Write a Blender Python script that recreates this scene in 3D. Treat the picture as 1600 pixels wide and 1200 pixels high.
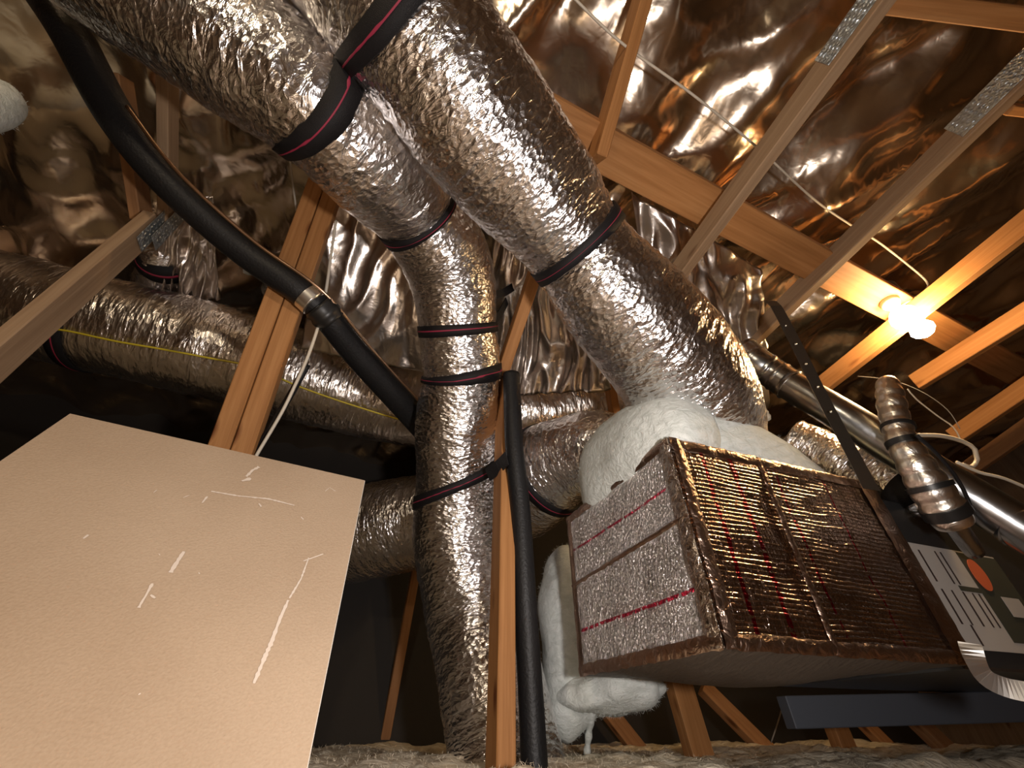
import bpy, bmesh, math, random
from mathutils import Vector, Matrix, noise
random.seed(7)
for o in list(bpy.data.objects): bpy.data.objects.remove(o)
SC = bpy.context.scene
COL = SC.collection
V = Vector
# ------------------------------------------------------------------ camera, world, lights, exposure
F = 660.0; PITCH = math.radians(39.3); CZ = 0.5
CAM = V((0, 0, CZ))
FW = V((0, math.cos(PITCH), math.sin(PITCH))); UP = V((0, -math.sin(PITCH), math.cos(PITCH))); RT = V((1, 0, 0))
cd = bpy.data.cameras.new('camera'); cam = bpy.data.objects.new('camera', cd); COL.objects.link(cam)
cam.location = CAM; cam.rotation_euler = (math.pi/2 + PITCH, 0, 0)
cd.sensor_fit = 'HORIZONTAL'; cd.sensor_width = 36; cd.lens = 36*F/1600; cd.clip_start = .01
SC.camera = cam
w = bpy.data.worlds.new('world'); SC.world = w; w.use_nodes = True
w.node_tree.nodes['Background'].inputs[0].default_value = (.9, .8, .7, 1)
w.node_tree.nodes['Background'].inputs[1].default_value = 0.0
vs = SC.view_settings; vs.view_transform = 'Standard'; vs.look = 'None'; vs.gamma = 1; vs.use_curve_mapping = False
vs.exposure = 0.0
SC.cycles.max_bounces = 6; SC.cycles.glossy_bounces = 5; SC.cycles.diffuse_bounces = 3
SC.cycles.sample_clamp_indirect = 6
def area(name, loc, target, size, power, col):
    l = bpy.data.lights.new(name, 'AREA'); l.shape = 'DISK'; l.size = size; l.energy = power; l.color = col
    o = bpy.data.objects.new(name, l); COL.objects.link(o); o.location = loc
    o.rotation_euler = (V(target) - V(loc)).to_track_quat('-Z', 'Y').to_euler(); return o
# the work light carried beside the camera at the hatch, and the light coming up out of the hatch
area('work_light', (.34, -.02, CZ+.02), (-.05, 1.3, CZ+.8), .10, 16.5, (1.0, .91, .85))
area('hatch_light', (-.45, .05, .27), (-.45, .5, 1.7), .5, 1.6, (1.0, .74, .5))

# added fill bulb, unseen behind the camera at left, brightens the left foil
l2 = bpy.data.lights.new('fill_bulb', 'POINT'); l2.energy = 34; l2.color = (1.0, .80, .56); l2.shadow_soft_size = .05
l2o = bpy.data.objects.new('fill_bulb', l2); COL.objects.link(l2o); l2o.location = (-.75, -1.1, CZ+1.2)

# ------------------------------------------------------------------ pixel rays -> world points
E1 = V((.935, .355, 0)); E2 = V((-.355, .935, 0)); Z = V((0, 0, 1))
def ray(px, py):
    return RT*((px-800)/F) + UP*((600-py)/F) + FW
def P(px, py, d): return CAM + ray(px, py)*d
def PT(px, py, o):                      # on the truss plane at offset o along E1
    r = ray(px, py); return CAM + r*(o/r.dot(E1))
def PZ(px, py, z):                      # at height z above the eye
    r = ray(px, py); return CAM + r*(z/r.z)
def proj(p):
    q = p - CAM; d = q.dot(FW)
    return (800+F*q.dot(RT)/d, 600-F*q.dot(UP)/d) if d > .01 else (1e6, 1e6)

# ------------------------------------------------------------------ materials
def newmat(name, base, rough=.5, metal=0., spec=None):
    m = bpy.data.materials.new(name); m.use_nodes = True
    nt = m.node_tree; b = nt.nodes['Principled BSDF']
    b.inputs['Base Color'].default_value = (*base, 1); b.inputs['Roughness'].default_value = rough
    b.inputs['Metallic'].default_value = metal
    if spec is not None: b.inputs['Specular IOR Level'].default_value = spec
    return m, nt, b
def N(nt, typ, **kw):
    n = nt.nodes.new(typ)
    for k, v in kw.items():
        if k in n.inputs: n.inputs[k].default_value = v
        else: setattr(n, k, v)
    return n
def coords(nt, scale, attr=None):
    if attr: src = N(nt, 'ShaderNodeAttribute', attribute_name=attr).outputs['Vector']
    else: src = N(nt, 'ShaderNodeTexCoord').outputs['Object']
    m = N(nt, 'ShaderNodeMapping'); m.inputs['Scale'].default_value = scale
    nt.links.new(src, m.inputs['Vector']); return m.outputs[0]
def tex_noise(nt, vec, scale=1, detail=3, dist=0., rough=.5):
    n = N(nt, 'ShaderNodeTexNoise'); n.inputs['Scale'].default_value = scale; n.inputs['Detail'].default_value = detail
    n.inputs['Distortion'].default_value = dist; n.inputs['Roughness'].default_value = rough
    nt.links.new(vec, n.inputs['Vector']); return n.outputs['Fac']
def tex_vor(nt, vec, scale=1, feat='F1'):
    n = N(nt, 'ShaderNodeTexVoronoi', feature=feat); n.inputs['Scale'].default_value = scale
    nt.links.new(vec, n.inputs['Vector']); return n.outputs['Distance']
def mth(nt, op, a, b=None, clamp=False):
    n = N(nt, 'ShaderNodeMath', operation=op, use_clamp=clamp)
    for i, x in enumerate((a, b)):
        if x is None: continue
        if isinstance(x, (int, float)): n.inputs[i].default_value = x
        else: nt.links.new(x, n.inputs[i])
    return n.outputs[0]
def bump(nt, b, h, dist, strength=1.):
    n = N(nt, 'ShaderNodeBump'); n.inputs['Distance'].default_value = dist; n.inputs['Strength'].default_value = strength
    nt.links.new(h, n.inputs['Height']); nt.links.new(n.outputs[0], b.inputs['Normal'])
def ramp(nt, fac, stops):
    n = N(nt, 'ShaderNodeValToRGB'); cr = n.color_ramp
    while len(cr.elements) < len(stops): cr.elements.new(.5)
    for e, (p, c) in zip(cr.elements, stops):
        e.position = p; e.color = (*c, 1)
    nt.links.new(fac, n.inputs[0]); return n.outputs[0]

def foil_duct(name, base, rough, k=(70, 13, 13), dist=.006):
    m, nt, b = newmat(name, base, rough, 1.)
    A = tex_noise(nt, coords(nt, k, 'flow'), 1, 4, .8)
    B = tex_vor(nt, coords(nt, (k[0]*1.5, k[1]*3.2, k[2]*3.2), 'flow'))
    h = mth(nt, 'ADD', mth(nt, 'MULTIPLY', A, 1.2), mth(nt, 'MULTIPLY', B, .4))
    bump(nt, b, h, dist)
    C = tex_noise(nt, coords(nt, (9, 9, 9), 'flow'), 1, 2)
    nt.links.new(mth(nt, 'ADD', mth(nt, 'MULTIPLY', C, .16), rough-.08), b.inputs['Roughness'])
    return m
M = {}
M['duct'] = foil_duct('duct_foil', (.80, .78, .78), .25, (48, 17, 17), .0075)
M['duct_back'] = foil_duct('duct_foil_darker', (.72, .67, .63), .28, (46, 11, 11), .006)  # slightly darker, warmer foil for the back duct
def roof_foil(name, base, rough, dist, sc=1.):
    m, nt, b = newmat(name, base, rough, 1.)
    c = coords(nt, (sc, sc, sc))
    A = tex_noise(nt, c, 1.9, 2, 1.2); B = tex_noise(nt, coords(nt, (sc*4.5, sc*1.8, sc*3)), 1, 2, 1.)
    D = tex_noise(nt, c, 16, 2, .6)
    h = mth(nt, 'ADD', mth(nt, 'MULTIPLY', A, 1.), mth(nt, 'ADD', mth(nt, 'MULTIPLY', B, .5), mth(nt, 'MULTIPLY', D, .07)))
    bump(nt, b, h, dist)
    return m
M['roof'] = roof_foil('radiant_barrier_foil', (.72, .61, .49), .22, .022)
M['flap'] = roof_foil('hanging_foil', (.72, .66, .61), .28, .025, 1.6)

def wood(name, c0, c1, c2, dirt=0.):
    m, nt, b = newmat(name, c1, .65, 0, .3)
    g = tex_noise(nt, coords(nt, (26, 26, 1.3)), 1, 4, 1.2)
    f = tex_noise(nt, coords(nt, (160, 160, 5)), 1, 2)
    t = mth(nt, 'ADD', mth(nt, 'MULTIPLY', g, .75), mth(nt, 'MULTIPLY', f, .25))
    col = ramp(nt, t, [(.3, c0), (.5, c1), (.7, c2)])
    kn = tex_vor(nt, coords(nt, (7, 7, 2.6)))
    kf = ramp(nt, kn, [(.05, (.35, .22, .15)), (.13, (1, 1, 1))])
    mx = N(nt, 'ShaderNodeMix', data_type='RGBA', blend_type='MULTIPLY'); mx.inputs[0].default_value = 1
    nt.links.new(col, mx.inputs[6]); nt.links.new(kf, mx.inputs[7])
    nt.links.new(mx.outputs[2], b.inputs['Base Color'])
    bump(nt, b, t, .0015)
    return m
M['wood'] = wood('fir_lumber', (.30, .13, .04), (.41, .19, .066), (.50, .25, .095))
M['wood_dull'] = wood('dull_fir_lumber', (.24, .15, .085), (.33, .215, .125), (.41, .28, .17))  # greyer copy of the lumber; weak distant light put into its colour
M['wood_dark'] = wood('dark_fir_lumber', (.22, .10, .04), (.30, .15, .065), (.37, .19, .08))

m, nt, b = newmat('black_strap', (.008, .007, .008), .6, 0, .3); M['strap'] = m
bump(nt, b, tex_noise(nt, coords(nt, (600, 600, 600)), 1, 1), .001)
M['stripe'] = newmat('red_stripe', (.30, .02, .055), .6)[0]
m, nt, b = newmat('black_rubber_foam', (.009, .009, .010), .5, 0, .35); M['rubber'] = m
bump(nt, b, tex_noise(nt, coords(nt, (120, 120, 120)), 1, 3), .0015)
m, nt, b = newmat('gypsum_panel_paper', (.56, .43, .315), .85, 0, .15); M['panel'] = m
t = tex_noise(nt, coords(nt, (3, 3, 3)), 1, 4); t2 = tex_noise(nt, coords(nt, (260, 260, 260)), 1, 1)
tt = mth(nt, 'ADD', mth(nt, 'MULTIPLY', t, .7), mth(nt, 'MULTIPLY', t2, .3))
nt.links.new(ramp(nt, tt, [(.3, (.41, .30, .205)), (.7, (.51, .39, .28))]), b.inputs['Base Color'])
bump(nt, b, t2, .0008)
M['gypsum'] = newmat('gypsum_core', (.80, .74, .66), .9)[0]
m, nt, b = newmat('plaster_scuff', (.72, .62, .53), .9); M['scuff'] = m
m, nt, b = newmat('glass_wool', (.80, .80, .75), .95, 0, .1); M['wool'] = m
t = tex_noise(nt, coords(nt, (24, 40, 40)), 1, 6, .8, .7)
nt.links.new(ramp(nt, t, [(.3, (.60, .65, .62)), (.6, (.76, .80, .78))]), b.inputs['Base Color']); bump(nt, b, t, .009)
m, nt, b = newmat('floor_wool', (.72, .60, .42), .95, 0, .1); M['floorwool'] = m
t = tex_noise(nt, coords(nt, (22, 22, 22)), 1, 6, .8, .65)
nt.links.new(ramp(nt, t, [(.3, (.66, .54, .37)), (.6, (.88, .80, .64))]), b.inputs['Base Color']); bump(nt, b, t, .02)
m, nt, b = newmat('galvanised_plate', (.50, .55, .58), .38, .9); M['plate'] = m
t = tex_vor(nt, coords(nt, (90, 90, 45))); bump(nt, b, t, .004)
m, nt, b = newmat('galvanised_flue', (.40, .41, .42), .26, 1.); M['flue'] = m
bump(nt, b, tex_noise(nt, coords(nt, (8, 8, 8)), 1, 3), .004)
m, nt, b = newmat('crinkled_aluminium', (.88, .84, .78), .3, 1.); M['alu'] = m
bump(nt, b, tex_noise(nt, coords(nt, (35, 35, 35)), 1, 3, .8), .003)
M['strap_metal'] = newmat('hanger_strap_metal', (.16, .15, .13), .38, .9)[0]
M['bright_metal'] = newmat('bright_tin', (.88, .88, .86), .3, 1.)[0]
M['copper'] = newmat('copper_pipe', (.62, .42, .28), .3, 1.)[0]
M['white_cable'] = newmat('white_cable', (.66, .60, .50), .5)[0]
M['grey_cable'] = newmat('grey_cable', (.42, .38, .32), .5)[0]
M['yellow_cable'] = newmat('yellow_cable', (.62, .50, .03), .45)[0]
M['cabinet'] = newmat('dark_cabinet_steel', (.035, .037, .04), .35, .3)[0]
M['rail'] = newmat('blue_grey_steel', (.12, .135, .165), .55, .2)[0]
m, nt, b = newmat('label_paper', (.44, .42, .40), .6); M['label'] = m
M['ink'] = newmat('label_ink', (.035, .02, .018), .7)[0]
M['orange'] = newmat('orange_sticker', (.60, .13, .05), .6)[0]
M['green'] = newmat('green_sticker', (.045, .048, .036), .6)[0]
M['black_plastic'] = newmat('black_tape', (.01, .01, .01), .4)[0]
M['box_shade'] = newmat('junction_box', (.012, .01, .009), .6, 0)[0]  # black because the fixture's shadow is put into its colour
M['gap_shade'] = newmat('dark_gap_shade', (.022, .018, .015), .8)[0]  # shade behind the ducts put into a near-black wall colour
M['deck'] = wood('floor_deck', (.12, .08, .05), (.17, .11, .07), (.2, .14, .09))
m, nt, b = newmat('bulb_glow', (1, 1, 1), .5); M['bulb'] = m
b.inputs['Emission Color'].default_value = (1, .66, .32, 1); b.inputs['Emission Strength'].default_value = 195
M['porcelain'] = newmat('porcelain_holder', (.8, .77, .7), .4)[0]
m, nt, b = newmat('vent_glint', (.62, .72, .78), .35, .2); M['glint'] = m  # bluish glint on the vent metal, put into a pale colour

def plenum_mat(name, base, rough, wave_k, wave_d, lines, axis_line, cr_k, cr_d):
    """Foil-faced duct board. 'flow' = (u along face, v up the face, 0) in metres; red printed lines at given positions."""
    m, nt, b = newmat(name, base, rough, 1.)
    src = N(nt, 'ShaderNodeAttribute', attribute_name='flow').outputs['Vector']
    sep = N(nt, 'ShaderNodeSeparateXYZ'); nt.links.new(src, sep.inputs[0])
    wob = tex_noise(nt, coords(nt, (5, 5, 5), 'flow'), 1, 3)
    vv = mth(nt, 'ADD', sep.outputs[1], mth(nt, 'MULTIPLY', wob, .02))
    wave = mth(nt, 'SINE', mth(nt, 'MULTIPLY', vv, wave_k))
    gate = tex_noise(nt, coords(nt, (6, 30, 6), 'flow'), 1, 3)
    wave = mth(nt, 'POWER', mth(nt, 'ADD', mth(nt, 'MULTIPLY', wave, .5), .5), 3.)
    wave = mth(nt, 'MULTIPLY', wave, mth(nt, 'POWER', gate, 2.))
    cr = tex_noise(nt, coords(nt, cr_k, 'flow'), 1, 4, .8)
    scr = mth(nt, 'SINE', mth(nt, 'MULTIPLY', sep.outputs[0], 900))
    h = mth(nt, 'ADD', mth(nt, 'MULTIPLY', wave, wave_d), mth(nt, 'ADD', mth(nt, 'MULTIPLY', cr, cr_d), mth(nt, 'MULTIPLY', scr, .00012)))
    bump(nt, b, h, 1.)
    line = None
    for p, wd in lines:
        c = sep.outputs[axis_line]
        l = mth(nt, 'LESS_THAN', mth(nt, 'ABSOLUTE', mth(nt, 'SUBTRACT', c, p)), wd)
        line = l if line is None else mth(nt, 'MAXIMUM', line, l)
    br = mth(nt, 'GREATER_THAN', tex_noise(nt, coords(nt, (60, 60, 60), 'flow'), 1, 2), .42)
    line = mth(nt, 'MULTIPLY', line, br)
    mx = N(nt, 'ShaderNodeMix', data_type='RGBA'); mx.inputs[6].default_value = (*base, 1); mx.inputs[7].default_value = (.45, .02, .05, 1)
    nt.links.new(line, mx.inputs[0]); nt.links.new(mx.outputs[2], b.inputs['Base Color'])
    return m
M['plen_left'] = plenum_mat('plenum_foil_end', (.64, .59, .56), .22, 40, .0002, [(.36, .0035), (.115, .0045)], 1, (125, 95, 90), .034)
M['plen_right'] = plenum_mat('plenum_foil_side', (.47, .36, .30), .18, 560, .0042, [(.10, .006), (.20, .008), (.36, .004), (.55, .003)], 0, (90, 30, 60), .004)  # same foil as the end; its brown reflections are put into the base colour
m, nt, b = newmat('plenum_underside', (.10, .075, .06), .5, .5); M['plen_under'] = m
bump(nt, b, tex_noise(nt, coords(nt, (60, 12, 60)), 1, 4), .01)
m, nt, b = newmat('foil_tape', (.72, .64, .58), .2, 1.); M['tape'] = m
bump(nt, b, tex_noise(nt, coords(nt, (40, 40, 40)), 1, 4, 1.), .012)
m, nt, b = newmat('brown_foil_tape', (.50, .36, .28), .28, 1.); M['tape_brown'] = m
bump(nt, b, tex_noise(nt, coords(nt, (35, 35, 35)), 1, 4, 1.), .007)

# ------------------------------------------------------------------ object helpers
def link(name, me, mat, parent=None, smooth=False):
    if mat: me.materials.append(mat)
    if smooth:
        for p in me.polygons: p.use_smooth = True
    o = bpy.data.objects.new(name, me); COL.objects.link(o)
    if parent: o.parent = parent; o.matrix_parent_inverse = parent.matrix_world.inverted()
    return o
def tag(o, label=None, cat=None, group=None, kind=None):
    for k, v in (('label', label), ('category', cat), ('group', group), ('kind', kind)):
        if v: o[k] = v
    return o
def empty(name, loc, label, cat, group=None):
    o = bpy.data.objects.new(name, None); COL.objects.link(o); o.location = loc; o.empty_display_size = .05
    o.matrix_world = Matrix.Translation(loc)
    return tag(o, label, cat, group)
def pydata(name, vs, fs):
    me = bpy.data.meshes.new(name); me.from_pydata([tuple(v) for v in vs], [], fs); me.update(); return me
def set_flow(me, vals):
    a = me.attributes.new('flow', 'FLOAT_VECTOR', 'POINT')
    a.data.foreach_set('vector', [c for v in vals for c in v])

def catmull(pts, step):
    """pts: list of (Vector, radius, extra). Resample along length."""
    out = []
    n = len(pts)
    for i in range(n-1):
        p0, p1, p2, p3 = pts[max(i-1, 0)], pts[i], pts[i+1], pts[min(i+2, n-1)]
        L = (p2[0]-p1[0]).length; k = max(1, int(L/step))
        for j in range(k):
            t = j/k; t2 = t*t; t3 = t2*t
            f = lambda a, b_, c, d: .5*((2*b_) + (c-a)*t + (2*a-5*b_+4*c-d)*t2 + (3*b_-a-3*c+d)*t3)
            out.append((f(p0[0], p1[0], p2[0], p3[0]), f(p0[1], p1[1], p2[1], p3[1])))
    out.append((pts[-1][0].copy(), pts[-1][1])); return out
def frames(path):
    fr = []; n = len(path); prev = None
    for i in range(n):
        t = (path[min(i+1, n-1)][0] - path[max(i-1, 0)][0]).normalized()
        if prev is None:
            a = t.cross(Z if abs(t.z) < .9 else RT).normalized()
        else:
            a = (prev - t*prev.dot(t)).normalized()
        prev = a; fr.append((t, a, t.cross(a)))
    return fr
def duct_radius(r, s, c, sn, amp, k=1.):
    q = V((s*32*k, c*r*9*k, sn*r*9*k)); q2 = V((s*6, c*r*7+3, sn*r*7))
    q3 = V((s*75*k, c*r*28, sn*r*28))
    return r + amp*(noise.noise(q)*.9 + noise.noise(q2)*1.4 + abs(noise.noise(q3))*.8)
class Duct:
    def __init__(self, pts, step=.011, nseg=96, amp=.005, k=1.5):
        self.path = catmull([(P(x, y, d), .5*wd*d/F) for x, y, d, wd in pts], step)
        self.fr = frames(self.path); self.nseg = nseg; self.amp = amp; self.k = k
        self.s = [0]
        for i in range(1, len(self.path)): self.s.append(self.s[-1] + (self.path[i][0]-self.path[i-1][0]).length)
    def surf(self, i, th, extra=0.):
        p, r = self.path[i]; t, a, b_ = self.fr[i]; c, sn = math.cos(th), math.sin(th)
        rr = duct_radius(r, self.s[i], c, sn, self.amp, self.k) + extra
        return p + (a*c + b_*sn)*rr, (self.s[i], c*r, sn*r)
    def mesh(self, name):
        vs, fl, fs = [], [], []; n = self.nseg
        for i in range(len(self.path)):
            for j in range(n):
                q, f = self.surf(i, 2*math.pi*j/n); vs.append(q); fl.append(f)
        for i in range(len(self.path)-1):
            for j in range(n):
                fs.append((i*n+j, i*n+(j+1) % n, (i+1)*n+(j+1) % n, (i+1)*n+j))
        fs.append(tuple(range(n))[::-1]); fs.append(tuple(range((len(self.path)-1)*n, len(self.path)*n)))
        me = pydata(name, vs, fs); set_flow(me, fl); return me
    def near(self, px, py):
        best = min(range(len(self.path)), key=lambda i: (lambda q: (q[0]-px)**2+(q[1]-py)**2)(proj(self.path[i][0])))
        return best
    def strap(self, parent, px, py, width=.05, tilt=0., tilt_dir=None, th=.004, label='black strap with a red centre stripe', stripe=True):
        i0 = self.near(px, py); n = 72; ds = self.s[1]-self.s[0] if len(self.s) > 1 else .01
        td = tilt_dir or RT
        def point(j, off, extra):
            a = 2*math.pi*j/n; t, A, B = self.fr[i0]; rad = A*math.cos(a)+B*math.sin(a)
            so = off + tilt*rad.dot(td)
            fi = i0 + so/.0105; i = max(0, min(len(self.path)-2, int(math.floor(fi)))); f = max(0, min(1, fi-i))
            p = self.path[i][0].lerp(self.path[i+1][0], f); r = self.path[i][1]*(1-f)+self.path[i+1][1]*f
            t, A, B = self.fr[i]
            return p + (A*math.cos(a)+B*math.sin(a))*(r+self.amp*.9+extra)
        def band(offs):
            vs, fs = [], []; m = len(offs)
            for j in range(n):
                for o_, e in offs: vs.append(point(j, o_, e))
            for j in range(n):
                for k in range(m):
                    fs.append((j*m+k, j*m+(k+1) % m, ((j+1) % n)*m+(k+1) % m, ((j+1) % n)*m+k))
            return pydata('strap', vs, fs)
        h = width/2
        st = link('strap', band([(-h, -.004), (-h, th), (0, th+.0006), (h, th), (h, -.004)]), M['strap'], parent, True)
        st['label'] = label
        if stripe: link('stripe', band([(-h*.085, th+.0002), (-h*.065, th+.0016), (h*.065, th+.0016), (h*.085, th+.0002)]), M['stripe'], st, True)['label'] = 'thin red stripe woven along the strap'
        return st
def make_duct(name, pts, label, mat='duct', cat='duct', straps=(), **kw):
    D = Duct(pts, **kw)
    root = empty(name, D.path[len(D.path)//2][0], label, cat)
    link('foil_jacket', D.mesh('foil_jacket'), M[mat], root, True)
    for s in straps:
        D.strap(root, *s[:2], **(s[2] if len(s) > 2 else {}))
    return root, D
def tube_mesh(name, pts, nseg=10, step=.02, rfun=None):
    path = catmull(pts, step) if len(pts) > 2 else [(pts[0][0].lerp(pts[1][0], i/20), pts[0][1]+(pts[1][1]-pts[0][1])*i/20) for i in range(21)]
    fr = frames(path); vs, fs = [], []; s = 0
    for i, ((p, r), (t, a, b_)) in enumerate(zip(path, fr)):
        if i: s += (p-path[i-1][0]).length
        rr = rfun(r, s) if rfun else r
        for j in range(nseg):
            th = 2*math.pi*j/nseg; vs.append(p + (a*math.cos(th)+b_*math.sin(th))*rr)
    for i in range(len(path)-1):
        for j in range(nseg):
            fs.append((i*nseg+j, i*nseg+(j+1) % nseg, (i+1)*nseg+(j+1) % nseg, (i+1)*nseg+j))
    fs.append(tuple(range(nseg))[::-1]); fs.append(tuple(range((len(path)-1)*nseg, len(path)*nseg)))
    return pydata(name, vs, fs)
def cable(name, pts, rad, mat, label, cat='cable', parent=None):
    o = link(name, tube_mesh(name, [(P(x, y, d), rad) for x, y, d in pts], 8, .02), M[mat], parent, True)
    if label: tag(o, label, cat)
    return o
def box_mesh(name, hx, hy, hz, bev=.002):
    bm = bmesh.new(); bmesh.ops.create_cube(bm, size=1)
    for v in bm.verts: v.co = V((v.co.x*hx, v.co.y*hy, v.co.z*hz))
    if bev: bmesh.ops.bevel(bm, geom=bm.edges[:], offset=bev, segments=1, affect='EDGES')
    me = bpy.data.meshes.new(name); bm.to_mesh(me); bm.free(); return me
def basis(origin, x, y, z):
    m = Matrix.Identity(4)
    for i, a in enumerate((x, y, z)):
        for k in range(3): m[k][i] = a[k]
    m.translation = origin; return m
def beam(name, p0, p1, wd, dp, side, mat, label, cat='beam', group=None, parent=None, shift=(0, 0)):
    """lumber from p0 to p1; wd across `side`, dp across the third axis"""
    z = (p1-p0).normalized(); x = (V(side) - z*V(side).dot(z)).normalized(); y = z.cross(x)
    me = box_mesh(name, wd, dp, (p1-p0).length, .003)
    o = bpy.data.objects.new(name, me); me.materials.append(M[mat]); COL.objects.link(o)
    o.matrix_world = basis((p0+p1)/2 + x*shift[0] + y*shift[1], x, y, z)
    if parent: 
        mw = o.matrix_world.copy(); o.parent = parent; o.matrix_parent_inverse = parent.matrix_world.inverted(); o.matrix_world = mw
    if label: tag(o, label, cat, group)
    return o
def block(name, c, hx, hy, hz, x, y, z, mat, parent=None, bev=.002):
    me = box_mesh(name, hx, hy, hz, bev); o = bpy.data.objects.new(name, me); me.materials.append(M[mat]); COL.objects.link(o)
    o.matrix_world = basis(c, x, y, z)
    if parent:
        mw = o.matrix_world.copy(); o.parent = parent; o.matrix_parent_inverse = parent.matrix_world.inverted(); o.matrix_world = mw
    return o
def grid_mesh(name, nx, ny, fn):
    vs = [fn(i/nx, j/ny) for j in range(ny+1) for i in range(nx+1)]
    fs = [(j*(nx+1)+i, j*(nx+1)+i+1, (j+1)*(nx+1)+i+1, (j+1)*(nx+1)+i) for j in range(ny) for i in range(nx)]
    return pydata(name, vs, fs)
def W(o_, s_, z_): return E1*o_ + E2*s_ + Z*(CZ+z_)

# ------------------------------------------------------------------ the attic shell
S0, S1, O0, O1 = -2.6, 2.95, -4.6, 4.8
FLOOR = -.28
def roof_base(s): return 1.95 - .1*s if s < 2.2 else 1.73 - .25*(s-2.2)
def roof_z(o_, s_):
    q = V((o_*1.0, s_*1.0, 0))
    sag = .035*math.cos(2*math.pi*(o_-.3)/.55)
    q2 = V((o_*1.6+s_*.9, (s_-o_*.5)*.7, 2.))
    f = noise.noise(q2*1.7)*.10 + (abs(noise.noise(q2*3.1+V((5, 1, 0))))-.25)*.09 + noise.noise(V((o_*7, s_*3, 1)))*.008
    f += (abs(noise.noise(V((o_*6+s_*5, s_*4-o_*3, 7.))))-.2)*.018
    return roof_base(s_) + (sag + f)*min(1., .4+.6*(1 if s_ < 2.6 else .6))
me = grid_mesh('ceiling', 330, 200, lambda a, b_: W(O0+(O1-O0)*a, S0+(S1-S0)*b_, roof_z(O0+(O1-O0)*a, S0+(S1-S0)*b_)))
tag(link('ceiling', me, M['roof'], None, True), 'crinkled reflective foil roof lining above the trusses', kind='structure')
me = grid_mesh('floor', 2, 2, lambda a, b_: W(O0+(O1-O0)*a, S0+(S1-S0)*b_, FLOOR))
tag(link('floor', me, M['deck']), 'dark boarded attic floor under the insulation', kind='structure')
def wall(name, a, b_, zt, label, mat='deck'):
    vs = [V((*a.xy, CZ+FLOOR)), V((*b_.xy, CZ+FLOOR)), V((*b_.xy, CZ+zt)), V((*a.xy, CZ+zt))]
    tag(link(name, pydata(name, vs, [(0, 1, 2, 3)]), M[mat]), label, kind='structure')
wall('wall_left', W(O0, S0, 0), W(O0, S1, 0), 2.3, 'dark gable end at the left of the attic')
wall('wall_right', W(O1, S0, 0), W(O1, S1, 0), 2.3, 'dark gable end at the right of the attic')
wall('wall_back_shade', W(O0, S1-.03, 0), W(O1, S1-.03, 0), 1.7, 'near black wall added behind the ducts, shade put into its colour', 'gap_shade')  # wall added to turn the gap behind the ducts dark
wall('wall_front', W(O0, S0, 0), W(O1, S0, 0), 2.4, 'dark attic end behind the camera')

# floor insulation: one fluffy field that nobody could count
def ins_z(a, b_):
    q = a + b_
    return 0
def insul(u, v):
    o_ = -3.2+6.4*u; s_ = 1.0+1.9*v
    p = E1*o_+E2*s_
    q = V((p.x*2.2, p.y*2.2, 0))
    z = -.074 + noise.noise(q)*.035 + noise.noise(q*3.3)*.018 + noise.noise(q*9)*.012
    edge = min(1, v*13)
    z = FLOOR + (z-FLOOR)*math.sqrt(edge)
    return V((p.x, p.y, CZ+z))
def fibers_mesh(name, pts, n, lmin, lmax, wd=.0012):
    vs, fs = [], []
    for _ in range(n):
        p, nm = random.choice(pts)
        d = (nm*.8 + V((random.gauss(0, 1), random.gauss(0, 1), random.gauss(0, .8)))).normalized()
        L = random.uniform(lmin, lmax); sd = d.orthogonal().normalized()*wd
        b_ = p - nm*.004; mid = b_ + d*L*.5 + V((random.gauss(0, 1), random.gauss(0, 1), random.gauss(0, 1)))*L*.15
        e = b_ + d*L; k = len(vs)
        vs += [b_-sd, b_+sd, mid-sd*.8, mid+sd*.8, e]; fs += [(k, k+1, k+3, k+2), (k+2, k+3, k+4)]
    return pydata(name, vs, fs)
me = grid_mesh('floor_insulation', 260, 110, insul)
fi = tag(link('floor_insulation', me, M['floorwool'], None, True), 'fluffy yellowish loose wool spread across the attic floor', 'insulation', kind='stuff')
pts = [(v.co.copy(), Z) for v in me.vertices if abs(v.co.x) < 1.4 and v.co.y < 2.6]
f_ = link('loose_fibers', fibers_mesh('loose_fibers', pts, 14000, .006, .02, .0008), M['floorwool'], fi); f_['kind'] = 'stuff'

# ------------------------------------------------------------------ lumber
def truss_beam(name, a, b_, o_, label, mat='wood_dull', ext=(0, 0), wd=.038, dp=.089):
    p0, p1 = PT(*a, o_), PT(*b_, o_); d = (p1-p0).normalized()
    return beam(name, p0-d*ext[0], p1+d*ext[1], wd, dp, E1, mat, label)
truss_beam('truss_web', (932, 250), (1003, 0), .47, 'brown truss member at top centre descending to the wide flat plank', 'wood', (.0, .35))
w2 = truss_beam('truss_chord', (1060, 425), (1372, 0), .98, 'long truss member ending in a grey plate at the top edge right of centre', 'wood_dull', (.15, .25))
w3 = truss_beam('truss_chord', (1150, 553), (1595, 120), 1.61, 'truss member passing above the hanger strap with a grey plate at right edge', 'wood_dull', (.1, .25))
ra = truss_beam('truss_chord', (1300, 590), (1600, 352), 2.15, 'orange lit truss member directly behind the glowing bulb', 'wood', (.15, .3))
truss_beam('truss_chord', (1430, 598), (1600, 492), 2.62, 'orange lit truss member just right of and below the bulb', 'wood', (.0, .3))
truss_beam('truss_chord', (1490, 683), (1600, 608), 3.05, 'dim truss member at the right edge, second below the bulb', 'wood', (.0, .3))
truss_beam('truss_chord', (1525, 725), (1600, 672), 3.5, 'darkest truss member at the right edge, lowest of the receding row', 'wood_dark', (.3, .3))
pa, pb = PZ(890, 205, 1.535), PZ(1572, 572, 1.535); d = (pb-pa).normalized()
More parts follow.
